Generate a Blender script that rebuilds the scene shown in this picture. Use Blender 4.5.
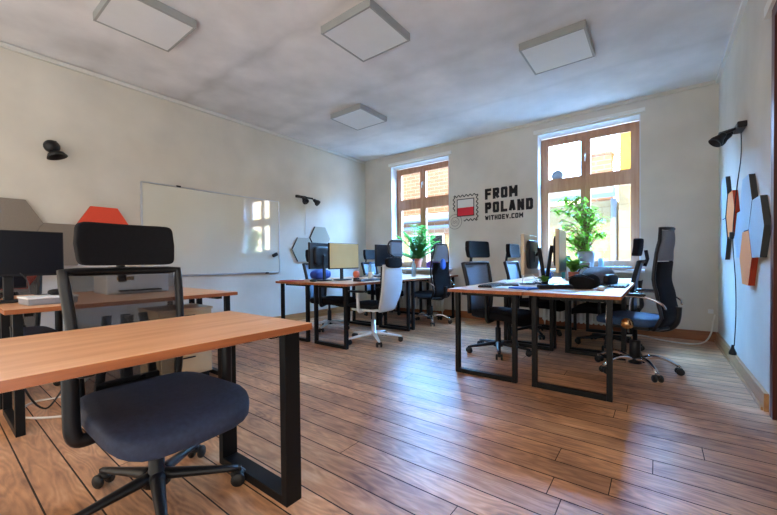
import bpy, bmesh, math, random
from mathutils import Vector, Matrix, Euler
PI = math.pi
random.seed(7)
for o in list(bpy.data.objects): bpy.data.objects.remove(o, do_unlink=True)
S = bpy.context.scene
COL = S.collection

# ------------------------------------------------------------------ camera
CAM_H = 1.005
yaw, pit, rol = math.radians(37.187), math.radians(-.8167), math.radians(-.5587)
Fv = Vector((-math.sin(yaw)*math.cos(pit), math.cos(yaw)*math.cos(pit), math.sin(pit)))
Rv = Vector((math.cos(yaw), math.sin(yaw), 0)); Uv = Rv.cross(Fv)
R2 = Rv*math.cos(rol)+Uv*math.sin(rol); U2 = -Rv*math.sin(rol)+Uv*math.cos(rol)
cd = bpy.data.cameras.new('camera'); cam = bpy.data.objects.new('camera', cd); COL.objects.link(cam)
cam.matrix_world = Matrix(((R2.x, U2.x, -Fv.x, 0), (R2.y, U2.y, -Fv.y, 0), (R2.z, U2.z, -Fv.z, CAM_H), (0, 0, 0, 1)))
cd.sensor_fit = 'HORIZONTAL'; cd.sensor_width = 36; cd.lens = 354.61/777*36
cd.shift_y = 8.47/777; cd.clip_start = .02
S.camera = cam
# ------------------------------------------------------------------ world, sun, exposure
W = bpy.data.worlds.new('world'); S.world = W; W.use_nodes = True
nt = W.node_tree; nt.nodes.clear()
def wn(t, **k):
    n = nt.nodes.new(t)
    for a, b in k.items(): setattr(n, a, b)
    return n
out = wn('ShaderNodeOutputWorld'); bg = wn('ShaderNodeBackground'); nt.links.new(bg.outputs[0], out.inputs[0])
tc = wn('ShaderNodeTexCoord'); sp = wn('ShaderNodeSeparateXYZ'); nt.links.new(tc.outputs['Generated'], sp.inputs[0])
mr = wn('ShaderNodeMapRange'); mr.inputs[1].default_value = .02; mr.inputs[2].default_value = .12
nt.links.new(sp.outputs['Y'], mr.inputs[0])
mx = wn('ShaderNodeMix', data_type='RGBA'); nt.links.new(mr.outputs[0], mx.inputs[0])
FILL = (1.46, 1.44, 1.34, 1); SKY = (26, 66, 136, 1); HORIZON = (9.5, 7.8, 5.6, 1)
mx.inputs[6].default_value = FILL
me_ = wn('ShaderNodeMapRange', interpolation_type='SMOOTHSTEP'); me_.inputs[1].default_value = .14; me_.inputs[2].default_value = .42
nt.links.new(sp.outputs['Z'], me_.inputs[0])
m2 = wn('ShaderNodeMix', data_type='RGBA'); nt.links.new(me_.outputs[0], m2.inputs[0])
m2.inputs[6].default_value = HORIZON; m2.inputs[7].default_value = SKY; nt.links.new(m2.outputs[2], mx.inputs[7])
nt.links.new(mx.outputs[2], bg.inputs[0]); bg.inputs[1].default_value = 1.0
sd = bpy.data.lights.new('sun', 'SUN'); sd.energy = 8; sd.angle = .01; sd.color = (1, .86, .66)
sun = bpy.data.objects.new('sun', sd); COL.objects.link(sun)
sun.rotation_euler = Vector((.55, .75, -.75)).to_track_quat('-Z', 'Y').to_euler()
S.view_settings.view_transform = 'Standard'; S.view_settings.look = 'None'
S.view_settings.exposure = 0.38; S.view_settings.gamma = 1; S.view_settings.use_curve_mapping = False

# ------------------------------------------------------------------ materials
def srgb(r, g, b):
    f = lambda c: (c/255/12.92) if c/255 <= .04045 else ((c/255+.055)/1.055)**2.4
    return (f(r), f(g), f(b), 1)
def mat(name, col, rough=.5, metal=0, spec=.5, noise=0, nscale=8, bump=0, bscale=60, alpha=1, coat=0, trans=0):
    m = bpy.data.materials.new(name); m.use_nodes = True; n = m.node_tree; b = n.nodes['Principled BSDF']
    b.inputs['Base Color'].default_value = col; b.inputs['Roughness'].default_value = rough
    b.inputs['Metallic'].default_value = metal; b.inputs['Specular IOR Level'].default_value = spec
    b.inputs['Coat Weight'].default_value = coat; b.inputs['Transmission Weight'].default_value = trans
    b.inputs['Coat IOR'].default_value = 1.9
    t = n.nodes.new('ShaderNodeTexCoord')
    if noise:
        nz = n.nodes.new('ShaderNodeTexNoise'); nz.inputs['Scale'].default_value = nscale; nz.inputs['Detail'].default_value = 5
        n.links.new(t.outputs['Object'], nz.inputs['Vector'])
        r = n.nodes.new('ShaderNodeMapRange'); r.inputs[1].default_value = .3; r.inputs[2].default_value = .7
        r.inputs[3].default_value = 1-noise; r.inputs[4].default_value = 1+noise
        n.links.new(nz.outputs['Fac'], r.inputs[0])
        v = n.nodes.new('ShaderNodeVectorMath'); v.operation = 'SCALE'; v.inputs[0].default_value = col[:3]
        n.links.new(r.outputs[0], v.inputs['Scale']); n.links.new(v.outputs[0], b.inputs['Base Color'])
    if bump:
        nz = n.nodes.new('ShaderNodeTexNoise'); nz.inputs['Scale'].default_value = bscale; nz.inputs['Detail'].default_value = 3
        n.links.new(t.outputs['Object'], nz.inputs['Vector'])
        bp = n.nodes.new('ShaderNodeBump'); bp.inputs['Strength'].default_value = bump; bp.inputs['Distance'].default_value = .002
        n.links.new(nz.outputs['Fac'], bp.inputs['Height']); n.links.new(bp.outputs[0], b.inputs['Normal'])
    if alpha < 1:
        o = n.nodes['Material Output']; tr = n.nodes.new('ShaderNodeBsdfTransparent'); mxs = n.nodes.new('ShaderNodeMixShader')
        mxs.inputs[0].default_value = alpha
        n.links.new(tr.outputs[0], mxs.inputs[1]); n.links.new(b.outputs[0], mxs.inputs[2]); n.links.new(mxs.outputs[0], o.inputs[0])
    return m
def wood(name, c1, c2, rough, axis='Y', scale=6, stretch=14, coat=0):
    m = bpy.data.materials.new(name); m.use_nodes = True; n = m.node_tree; b = n.nodes['Principled BSDF']; L = n.links.new
    t = n.nodes.new('ShaderNodeTexCoord'); mp = n.nodes.new('ShaderNodeMapping')
    s = [stretch, stretch, stretch]; s['XYZ'.index(axis)] = 1
    mp.inputs['Scale'].default_value = s; L(t.outputs['Object'], mp.inputs[0])
    nz = n.nodes.new('ShaderNodeTexNoise'); nz.inputs['Scale'].default_value = scale/4; nz.inputs['Detail'].default_value = 8; nz.inputs['Roughness'].default_value = .65
    L(mp.outputs[0], nz.inputs['Vector'])
    # glued staves running along the board
    s2 = [1, 1, 1]; s2['XYZ'.index(axis)] = .9
    r = n.nodes.new('ShaderNodeValToRGB'); r.color_ramp.elements[0].position = .32; r.color_ramp.elements[1].position = .68
    r.color_ramp.elements[0].color = c1; r.color_ramp.elements[1].color = c2
    L(nz.outputs['Fac'], r.inputs[0]); L(r.outputs[0], b.inputs['Base Color'])
    b.inputs['Roughness'].default_value = rough; b.inputs['Coat Weight'].default_value = coat; b.inputs['Coat Roughness'].default_value = .2
    return m
def floor_material():
    m = bpy.data.materials.new('oak_plank_floor'); m.use_nodes = True; n = m.node_tree; b = n.nodes['Principled BSDF']; L = n.links.new
    def M(op, a, c=None, d=None):
        x = n.nodes.new('ShaderNodeMath'); x.operation = op
        for i, v in enumerate((a, c, d)):
            if v is None: continue
            if hasattr(v, 'is_output'): L(v, x.inputs[i])
            else: x.inputs[i].default_value = v
        return x.outputs[0]
    t = n.nodes.new('ShaderNodeTexCoord'); s = n.nodes.new('ShaderNodeSeparateXYZ'); L(t.outputs['Object'], s.inputs[0])
    PW = .1465
    v = M('DIVIDE', M('ADD', s.outputs['Y'], 20*PW-2.042+PW*.0), PW)
    row = M('FLOOR', v); fr = M('FRACT', v)
    wnz = n.nodes.new('ShaderNodeTexWhiteNoise'); wnz.noise_dimensions = '1D'; L(row, wnz.inputs['W'])
    u = M('DIVIDE', M('ADD', s.outputs['X'], M('MULTIPLY', wnz.outputs['Value'], 7.0)), 2.7)
    brd = M('FLOOR', u); fu = M('FRACT', u)
    w2 = n.nodes.new('ShaderNodeTexWhiteNoise'); w2.noise_dimensions = '2D'
    cb = n.nodes.new('ShaderNodeCombineXYZ'); L(brd, cb.inputs[0]); L(row, cb.inputs[1]); L(cb.outputs[0], w2.inputs['Vector'])
    # gaps
    g1 = M('LESS_THAN', M('MINIMUM', fr, M('SUBTRACT', 1, fr)), .022)
    g2 = M('LESS_THAN', M('MINIMUM', fu, M('SUBTRACT', 1, fu)), .0007)
    gap = M('MAXIMUM', g1, g2)
    # grain
    cv = n.nodes.new('ShaderNodeCombineXYZ')
    L(M('ADD', M('MULTIPLY', s.outputs['X'], 1.3), M('MULTIPLY', w2.outputs['Value'], 60)), cv.inputs[0])
    L(M('MULTIPLY', s.outputs['Y'], 7), cv.inputs[1]); L(M('MULTIPLY', w2.outputs['Value'], 13), cv.inputs[2])
    nz = n.nodes.new('ShaderNodeTexNoise'); nz.inputs['Scale'].default_value = 2.2; nz.inputs['Detail'].default_value = 9; nz.inputs['Roughness'].default_value = .68; nz.inputs['Distortion'].default_value = 1.2
    L(cv.outputs[0], nz.inputs['Vector'])
    # cathedral figure: contour lines of a slow stretched noise
    cn = n.nodes.new('ShaderNodeTexNoise'); cn.inputs['Scale'].default_value = 1.0; cn.inputs['Detail'].default_value = 2.5; cn.inputs['Roughness'].default_value = .5
    L(cv.outputs[0], cn.inputs['Vector'])
    ring = M('ADD', .5, M('MULTIPLY', M('SINE', M('MULTIPLY', cn.outputs['Fac'], 95)), .5))
    mot = n.nodes.new('ShaderNodeTexNoise'); mot.inputs['Scale'].default_value = 1.7; mot.inputs['Detail'].default_value = 4; L(t.outputs['Object'], mot.inputs['Vector'])
    r = n.nodes.new('ShaderNodeValToRGB'); e = r.color_ramp.elements
    e[0].position = .25; e[0].color = srgb(122, 80, 54); e[1].position = .74; e[1].color = srgb(240, 198, 158)
    k = e.new(.5); k.color = srgb(202, 148, 106)
    L(M('ADD', M('ADD', M('MULTIPLY', nz.outputs['Fac'], .55), M('MULTIPLY', ring, .09)), M('SUBTRACT', M('MULTIPLY', mot.outputs['Fac'], .7), .24)), r.inputs[0])
    sc = n.nodes.new('ShaderNodeVectorMath'); sc.operation = 'SCALE'; L(r.outputs[0], sc.inputs[0])
    L(M('ADD', .84, M('MULTIPLY', w2.outputs['Value'], .3)), sc.inputs['Scale'])
    mg = n.nodes.new('ShaderNodeMix'); mg.data_type = 'RGBA'; L(gap, mg.inputs[0]); L(sc.outputs[0], mg.inputs[6]); mg.inputs[7].default_value = srgb(34, 20, 12)
    L(mg.outputs[2], b.inputs['Base Color'])
    L(M('ADD', M('ADD', .27, M('MULTIPLY', nz.outputs['Fac'], .25)), M('MULTIPLY', gap, .5)), b.inputs['Roughness'])
    b.inputs['Specular IOR Level'].default_value = .5
    hb = M('SUBTRACT', M('ADD', M('MULTIPLY', nz.outputs['Fac'], .5), M('MULTIPLY', ring, .25)), M('MULTIPLY', gap, 1.5))
    bp = n.nodes.new('ShaderNodeBump'); bp.inputs['Strength'].default_value = .35; bp.inputs['Distance'].default_value = .003
    L(hb, bp.inputs['Height']); L(bp.outputs[0], b.inputs['Normal'])
    return m
def leafmat(name, col, tcol):
    m = mat(name, col, .45, noise=.22, nscale=9); n = m.node_tree; b = n.nodes['Principled BSDF']; o = n.nodes['Material Output']
    t = n.nodes.new('ShaderNodeBsdfTranslucent'); t.inputs[0].default_value = tcol; x = n.nodes.new('ShaderNodeMixShader'); x.inputs[0].default_value = .5
    n.links.new(b.outputs[0], x.inputs[1]); n.links.new(t.outputs[0], x.inputs[2]); n.links.new(x.outputs[0], o.inputs[0])
    return m
def pane_glass():
    m = bpy.data.materials.new('window_glass'); m.use_nodes = True; n = m.node_tree; n.nodes.clear()
    o = n.nodes.new('ShaderNodeOutputMaterial'); x = n.nodes.new('ShaderNodeMixShader'); tr = n.nodes.new('ShaderNodeBsdfTransparent')
    g = n.nodes.new('ShaderNodeBsdfGlossy'); g.inputs['Roughness'].default_value = .02; lw = n.nodes.new('ShaderNodeLayerWeight'); pw = n.nodes.new('ShaderNodeMath'); pw.operation = 'POWER'; pw.inputs[1].default_value = 5; f = n.nodes.new('ShaderNodeMath'); f.operation = 'MULTIPLY_ADD'; f.inputs[1].default_value = .9; f.inputs[2].default_value = .03; n.links.new(lw.outputs['Facing'], pw.inputs[0]); n.links.new(pw.outputs[0], f.inputs[0])
    tr.inputs[0].default_value = (.96, .98, .98, 1)
    n.links.new(f.outputs[0], x.inputs[0]); n.links.new(tr.outputs[0], x.inputs[1]); n.links.new(g.outputs[0], x.inputs[2]); n.links.new(x.outputs[0], o.inputs[0])
    return m
def brick(name, c1, c2, cm, scale, rough=.9, bw=.25, rh=.07):
    m = bpy.data.materials.new(name); m.use_nodes = True; n = m.node_tree; b = n.nodes['Principled BSDF']; L = n.links.new
    t = n.nodes.new('ShaderNodeTexCoord'); s = n.nodes.new('ShaderNodeSeparateXYZ'); c = n.nodes.new('ShaderNodeCombineXYZ')
    L(t.outputs['Object'], s.inputs[0]); L(s.outputs['X'], c.inputs[0]); L(s.outputs['Z'], c.inputs[1])
    k = n.nodes.new('ShaderNodeTexBrick'); k.inputs['Scale'].default_value = scale; k.inputs['Color1'].default_value = c1; k.inputs['Color2'].default_value = c2
    k.inputs['Mortar'].default_value = cm; k.inputs['Mortar Size'].default_value = .012; k.inputs['Brick Width'].default_value = bw; k.inputs['Row Height'].default_value = rh
    L(c.outputs[0], k.inputs['Vector']); L(k.outputs['Color'], b.inputs['Base Color']); b.inputs['Roughness'].default_value = rough
    return m
M = dict(
    wall=mat('painted_plaster_wall', srgb(204, 197, 186), .8, noise=.09, nscale=1.8, bump=.15, bscale=90, spec=.3),
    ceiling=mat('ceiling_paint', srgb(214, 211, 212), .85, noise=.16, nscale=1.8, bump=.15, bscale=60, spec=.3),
    cornice=mat('cornice_paint', srgb(206, 204, 198), .8),
    trim=mat('white_trim', srgb(222, 220, 214), .5),
    reveal=mat('white_window_reveal', srgb(214, 216, 220), .6),
    floor=floor_material(),
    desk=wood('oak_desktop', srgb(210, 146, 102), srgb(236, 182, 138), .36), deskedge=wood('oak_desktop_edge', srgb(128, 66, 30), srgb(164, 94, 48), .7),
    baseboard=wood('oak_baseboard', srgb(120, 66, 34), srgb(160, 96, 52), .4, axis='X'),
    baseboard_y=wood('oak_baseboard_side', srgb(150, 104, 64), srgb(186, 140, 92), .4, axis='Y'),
    winwood=wood('window_frame_wood', srgb(164, 112, 82), srgb(190, 138, 104), .5, axis='Z'),
    doorwood=wood('dark_red_door_wood', srgb(64, 22, 14), srgb(92, 36, 24), .4, axis='Z'),
    black=mat('black_steel', srgb(16, 16, 18), .45, spec=.2, noise=.1),
    plastic=mat('black_plastic', srgb(17, 17, 21), .4, spec=.35, noise=.1),
    rubber=mat('black_rubber', srgb(14, 14, 16), .55, noise=.1),
    fabric=mat('black_fabric', srgb(15, 15, 20), .85, spec=.2, noise=.18, nscale=60, bump=.5, bscale=400),
    bluefabric=mat('navy_seat_fabric', srgb(40, 49, 72), .7, spec=.4, noise=.18, nscale=60, bump=.5, bscale=400),
    greyfabric=mat('dark_grey_fabric', srgb(88, 86, 92), .85, noise=.18, nscale=60),
    seatbluelit=mat('blue_lit_black_fabric', srgb(44, 74, 112), .7, noise=.15, nscale=60), silver=mat('warm_lit_silver_plastic', srgb(190, 170, 142), .35, spec=.5, noise=.03),  # blue daylight put into black seat's colour, warm window reflection into silver casing
    mesh=mat('black_mesh_net', srgb(30, 30, 36), .7, alpha=.5, noise=.2, nscale=200),
    greymesh=mat('grey_mesh_net', srgb(120, 124, 132), .7, alpha=.93, noise=.1, nscale=200),
    bluegrey=mat('blue_grey_mesh_net', srgb(116, 128, 150), .7, alpha=.93, noise=.1, nscale=200),
    chrome=mat('chrome', srgb(220, 222, 226), .12, metal=1, noise=.03),
    alu=mat('brushed_aluminium', srgb(196, 198, 204), .35, metal=.9, noise=.05),
    shell=mat('pale_grey_shell', srgb(196, 200, 206), .4, noise=.03), white=mat('white_plastic', srgb(216, 218, 220), .35, noise=.03),
    board=mat('whiteboard_enamel', srgb(214, 210, 196), .06, noise=.03, nscale=2, coat=1),
    panel=mat('lamp_diffuser', srgb(216, 216, 218), .5, noise=.02),
    panelframe=mat('lamp_frame', srgb(150, 152, 152), .4, noise=.03),
    grey=mat('grey_felt', srgb(158, 154, 142), .95, noise=.06, nscale=120, bump=.4, bscale=300),
    bluegreyfelt=mat('blue_grey_felt', srgb(170, 188, 200), .95, noise=.06, nscale=120, bump=.4, bscale=300),
    taupe=mat('taupe_felt', srgb(128, 118, 108), .95, noise=.06, nscale=120, bump=.4, bscale=300),
    darkfelt=mat('charcoal_felt_edge', srgb(62, 64, 66), .95, noise=.06),
    redfelt=mat('coral_red_felt', srgb(222, 78, 54), .95, noise=.06, nscale=120, bump=.4, bscale=300),
    orangefelt=mat('orange_felt', srgb(236, 138, 66), .95, noise=.06, nscale=120, bump=.4, bscale=300),
    redside=mat('brick_red_felt_edge', srgb(168, 58, 34), .95, noise=.06),
    screen=mat('dark_screen', srgb(16, 17, 26), .35, spec=.2, noise=.05),
    greyscreen=mat('grey_screen', srgb(104, 110, 112), .3, noise=.05),
    glare=mat('cream_glare_screen', srgb(214, 188, 134), .5, spec=.2, noise=.03),  # cream glare painted into the screen's base colour
    ink=mat('black_vinyl', srgb(22, 22, 30), .6, noise=.03),
    flagw=mat('white_vinyl', srgb(216, 216, 214), .6, noise=.02), flagr=mat('red_vinyl', srgb(206, 22, 48), .6, noise=.03),
    inkgrey=mat('grey_vinyl', srgb(112, 108, 104), .6, noise=.03),
    glass=pane_glass(),
    leaf=leafmat('ficus_leaf', srgb(104, 150, 60), srgb(130, 180, 50)), leaf2=leafmat('dark_leaf', srgb(70, 130, 66), srgb(90, 160, 70)),
    bark=mat('plant_stem', srgb(110, 90, 60), .8, noise=.2), soil=mat('potting_soil', srgb(58, 42, 32), .95, noise=.3, nscale=50),
    terra=mat('terracotta', srgb(186, 106, 78), .8, noise=.08), potgrey=mat('grey_pot', srgb(140, 140, 146), .7, noise=.06),
    cardboard=mat('pale_wood_veneer', srgb(186, 158, 122), .6, noise=.05),
    cablew=mat('white_cable', srgb(226, 222, 214), .5, noise=.02), cableb=mat('black_cable', srgb(20, 20, 22), .5, noise=.05),
    paper=mat('white_paper', srgb(224, 226, 228), .8, noise=.03), bluebag=mat('blue_nylon', srgb(28, 62, 150), .6, noise=.15, nscale=30, bump=.5),
    red=mat('red_card', srgb(178, 62, 58), .6, noise=.05), orange=mat('orange_plastic', srgb(222, 108, 72), .5, noise=.05),
    blue=mat('blue_plastic', srgb(40, 96, 190), .5, noise=.05), teal=mat('teal_card', srgb(36, 132, 130), .6, noise=.05),
    purple=mat('purple_fabric', srgb(98, 62, 150), .7, noise=.05), bottle=mat('pale_blue_bottle', srgb(160, 196, 222), .15, noise=.05),
    brass=mat('polished_brass', srgb(214, 170, 120), .15, metal=1, noise=.05),
    cream=brick('cream_facade', srgb(168, 142, 104), srgb(158, 132, 94), srgb(138, 114, 84), 1, bw=3.0, rh=.75),
    peach=brick('peach_brick_facade', srgb(166, 120, 92), srgb(152, 106, 80), srgb(176, 152, 130), 1, bw=.5, rh=.16),
    yellow=mat('yellow_render', srgb(186, 142, 60), .85, noise=.05, nscale=3), roofgrey=mat('grey_sheet_metal', srgb(140, 152, 166), .5, noise=.06),
    street=mat('street_asphalt', srgb(150, 146, 140), .9, noise=.1), radiator=mat('radiator_enamel', srgb(214, 212, 206), .4, noise=.02),
)

def ceiling_bands(m):  # multiplies soft darker bands across the ceiling colour
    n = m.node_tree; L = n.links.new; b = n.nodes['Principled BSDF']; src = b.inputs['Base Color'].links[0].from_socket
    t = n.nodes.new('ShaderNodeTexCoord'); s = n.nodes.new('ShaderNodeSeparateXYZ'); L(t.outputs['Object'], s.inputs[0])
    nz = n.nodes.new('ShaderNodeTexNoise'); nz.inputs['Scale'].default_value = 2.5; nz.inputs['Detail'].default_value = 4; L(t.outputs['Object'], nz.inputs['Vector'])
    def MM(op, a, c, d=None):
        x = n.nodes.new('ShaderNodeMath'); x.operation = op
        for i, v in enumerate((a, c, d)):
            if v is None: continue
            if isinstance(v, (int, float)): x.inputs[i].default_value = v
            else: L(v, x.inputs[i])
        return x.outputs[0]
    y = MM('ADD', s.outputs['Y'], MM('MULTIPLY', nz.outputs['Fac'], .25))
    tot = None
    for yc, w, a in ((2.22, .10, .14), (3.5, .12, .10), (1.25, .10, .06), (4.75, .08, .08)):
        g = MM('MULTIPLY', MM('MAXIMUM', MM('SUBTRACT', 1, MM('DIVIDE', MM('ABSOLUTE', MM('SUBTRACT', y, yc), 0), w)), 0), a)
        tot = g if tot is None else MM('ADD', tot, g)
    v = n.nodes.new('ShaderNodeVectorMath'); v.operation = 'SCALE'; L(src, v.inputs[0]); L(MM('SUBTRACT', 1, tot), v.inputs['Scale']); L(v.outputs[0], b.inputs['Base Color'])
ceiling_bands(M['ceiling'])

# ------------------------------------------------------------------ mesh builder
class B:
    def __init__(s): s.bm = bmesh.new()
    def _fin(s, vs, T=None):
        if T is not None: bmesh.ops.transform(s.bm, matrix=T, verts=vs)
        return vs
    def box(s, c, d, bevel=0, T=None, mi=0):
        r = bmesh.ops.create_cube(s.bm, size=1); vs = r['verts']
        for v in vs: v.co = Vector((v.co.x*d[0]+c[0], v.co.y*d[1]+c[1], v.co.z*d[2]+c[2]))
        fs = set(f for v in vs for f in v.link_faces)
        for f in fs: f.material_index = mi
        if bevel:
            es = list(set(e for v in vs for e in v.link_edges))
            r2 = bmesh.ops.bevel(s.bm, geom=es, offset=bevel, segments=2, affect='EDGES', profile=.5)
            vs = list(set(v for f in r2['faces'] for v in f.verts))
            for f in r2['faces']: f.material_index = mi
        s._fin(vs, T); return s
    def tube(s, pts, r, seg=8, closed=False, flat=1.0, T=None):
        pts = [Vector(p) for p in pts]; n = len(pts); rs = r if isinstance(r, (list, tuple)) else [r]*n
        rings = []; prev = None
        for i, p in enumerate(pts):
            if closed: t = (pts[(i+1) % n]-pts[i-1]).normalized()
            else: t = (pts[min(i+1, n-1)]-pts[max(i-1, 0)]).normalized()
            if prev is None: a = Vector((0, 0, 1)) if abs(t.z) < .9 else Vector((0, 1, 0))
            else: a = prev
            a = (a-t*a.dot(t)).normalized(); prev = a; b = t.cross(a)
            rings.append([s.bm.verts.new(p+a*math.cos(2*PI*k/seg)*rs[i]*flat+b*math.sin(2*PI*k/seg)*rs[i]) for k in range(seg)])
        m = n if closed else n-1
        for i in range(m):
            A, C = rings[i], rings[(i+1) % n]
            for k in range(seg):
                f = s.bm.faces.new((A[k], A[(k+1) % seg], C[(k+1) % seg], C[k])); f.smooth = True
        if not closed:
            s.bm.faces.new(rings[0][::-1]); s.bm.faces.new(rings[-1])
        s._fin([v for q in rings for v in q], T); return s
    def lathe(s, prof, c=(0, 0, 0), seg=20, T=None, smooth=True):
        rings = []
        for r, z in prof:
            rings.append([s.bm.verts.new((c[0]+max(r, 1e-4)*math.cos(2*PI*k/seg), c[1]+max(r, 1e-4)*math.sin(2*PI*k/seg), c[2]+z)) for k in range(seg)])
        for A, C in zip(rings, rings[1:]):
            for k in range(seg):
                f = s.bm.faces.new((A[k], A[(k+1) % seg], C[(k+1) % seg], C[k])); f.smooth = smooth
        s.bm.faces.new(rings[0][::-1]); s.bm.faces.new(rings[-1])
        s._fin([v for q in rings for v in q], T); return s
    def sell(s, d, e1=.4, e2=.5, c=(0, 0, 0), fn=None, nu=20, nv=28, T=None):
        sg = lambda v, e: math.copysign(abs(v)**e, v)
        rings = []
        for i in range(1, nu):
            ph = -PI/2+PI*i/nu
            rings.append([s.bm.verts.new((d[0]/2*sg(math.cos(ph), e1)*sg(math.cos(2*PI*k/nv), e2),
                                          d[1]/2*sg(math.cos(ph), e1)*sg(math.sin(2*PI*k/nv), e2), d[2]/2*sg(math.sin(ph), e1))) for k in range(nv)])
        bot = s.bm.verts.new((0, 0, -d[2]/2)); top = s.bm.verts.new((0, 0, d[2]/2))
        for A, C in zip(rings, rings[1:]):
            for k in range(nv): s.bm.faces.new((A[k], A[(k+1) % nv], C[(k+1) % nv], C[k])).smooth = True
        for k in range(nv):
            s.bm.faces.new((bot, rings[0][(k+1) % nv], rings[0][k])).smooth = True
            s.bm.faces.new((top, rings[-1][k], rings[-1][(k+1) % nv])).smooth = True
        vs = [v for q in rings for v in q]+[bot, top]
        for v in vs:
            if fn: v.co = Vector(fn(v.co))
            v.co += Vector(c)
        s._fin(vs, T); return s
    def prism(s, poly, z0, z1, T=None, mi=0, side=None):
        a = [s.bm.verts.new((x, y, z0)) for x, y in poly]; b = [s.bm.verts.new((x, y, z1)) for x, y in poly]
        s.bm.faces.new(a[::-1]).material_index = mi; s.bm.faces.new(b).material_index = mi
        n = len(poly)
        for k in range(n): s.bm.faces.new((a[k], a[(k+1) % n], b[(k+1) % n], b[k])).material_index = mi if side is None else side
        s._fin(a+b, T); return s
    def surf(s, f, nu, nv, th=0, T=None):
        """thick curved sheet from f(u,v) -> point, u,v in 0..1"""
        P = [[Vector(f(i/nu, j/nv)) for j in range(nv+1)] for i in range(nu+1)]
        def nrm(i, j):
            du = P[min(i+1, nu)][j]-P[max(i-1, 0)][j]; dv = P[i][min(j+1, nv)]-P[i][max(j-1, 0)]
            return du.cross(dv).normalized()
        lay = []
        for sgn in (1, -1):
            lay.append([[s.bm.verts.new(P[i][j]+nrm(i, j)*sgn*th/2) for j in range(nv+1)] for i in range(nu+1)])
        A, C = lay
        for i in range(nu):
            for j in range(nv):
                s.bm.faces.new((A[i][j], A[i+1][j], A[i+1][j+1], A[i][j+1])).smooth = True
                s.bm.faces.new((C[i][j], C[i][j+1], C[i+1][j+1], C[i+1][j])).smooth = True
        for i in range(nu):
            s.bm.faces.new((A[i][0], C[i][0], C[i+1][0], A[i+1][0])); s.bm.faces.new((A[i][nv], A[i+1][nv], C[i+1][nv], C[i][nv]))
        for j in range(nv):
            s.bm.faces.new((A[0][j], A[0][j+1], C[0][j+1], C[0][j])); s.bm.faces.new((A[nu][j], C[nu][j], C[nu][j+1], A[nu][j+1]))
        s._fin([v for L in lay for q in L for v in q], T); return s
    def mesh(s, name, *mats):
        bmesh.ops.recalc_face_normals(s.bm, faces=s.bm.faces)
        me = bpy.data.meshes.new(name); s.bm.to_mesh(me); s.bm.free()
        for m in mats: me.materials.append(M[m] if isinstance(m, str) else m)
        return me
def part(name, b, m, parent, label=None):
    ms = m if isinstance(m, tuple) else (m,)
    o = bpy.data.objects.new(name, b.mesh(name, *ms)); COL.objects.link(o)
    if parent is not None: o.parent = parent
    if label: o['label'] = label
    return o
def tag(o, label, cat, group=None):
    o['label'] = label; o['category'] = cat
    if group: o['group'] = group
    return o
def thing(name, label, cat, loc=(0, 0, 0), rz=0, group=None):
    o = bpy.data.objects.new(name, None); COL.objects.link(o); o.location = loc; o.rotation_euler = (0, 0, rz)
    o.empty_display_size = .1
    return tag(o, label, cat, group)
def solo(name, b, m, label, cat, loc=(0, 0, 0), rz=0, group=None):
    o = part(name, b, m, None); o.location = loc; o.rotation_euler = (0, 0, rz)
    return tag(o, label, cat, group)
def struct(name, b, m, parent=None):
    o = part(name, b, m, parent)
    if parent is None: o['kind'] = 'structure'
    return o
def dup(root, label, loc, rz=0, scale=None):
    def cp(o, par):
        c = o.copy(); COL.objects.link(c)
        if par is not None: c.parent = par
        for ch in o.children: cp(ch, c)
        return c
    r = cp(root, None); r.location = loc; r.rotation_euler = (0, 0, rz); r['label'] = label
    if scale: r.scale = scale
    return r
def spline(ps, n=6):
    ps = [Vector(p) for p in ps]; out = []
    for i in range(len(ps)-1):
        p0, p1, p2, p3 = ps[max(i-1, 0)], ps[i], ps[i+1], ps[min(i+2, len(ps)-1)]
        for k in range(n):
            t = k/n
            out.append(.5*((2*p1)+(-p0+p2)*t+(2*p0-5*p1+4*p2-p3)*t*t+(-p0+3*p1-3*p2+p3)*t**3))
    out.append(ps[-1]); return out

# ------------------------------------------------------------------ the room
XL, XR, YB, H = -4.942, .577, 5.727, 3.105
struct('floor', B().box(((XL+1.3)/2-.1, 2.6, -.05), (1.3-XL+.2, 7.0, .1)), 'floor')
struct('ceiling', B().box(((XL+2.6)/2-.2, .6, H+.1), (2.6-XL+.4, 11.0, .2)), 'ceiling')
struct('wall_left', B().box((XL-.1, .6, H/2), (.2, 11.0, H)), 'wall')
WT = .34  # back wall thickness
wins = [(-4.26, -2.965, .86, 2.885), (-1.468, -.178, .86, 2.905)]
bw = B()
xs = [XL-.2, wins[0][0], wins[0][1], wins[1][0], wins[1][1], XR+.2]
for k in (0, 2, 4): bw.box(((xs[k]+xs[k+1])/2, YB+WT/2, H/2), (xs[k+1]-xs[k], WT, H))
for (a, b_, z0, z1) in wins:
    bw.box(((a+b_)/2, YB+WT/2, z0/2), (b_-a, WT, z0)); bw.box(((a+b_)/2, YB+WT/2, (z1+H)/2), (b_-a, WT, H-z1))
struct('wall_back', bw, 'wall')
struct('wall_right', B().box((XR+.1, (3.24+YB)/2, H/2), (.2, YB-3.24, H)).box((XR+.1, 2.85, (2.56+H)/2), (.2, .88, H-2.56)).box((XR+.1, 1.4, H/2), (.2, 2.02, H)), 'wall')
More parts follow.
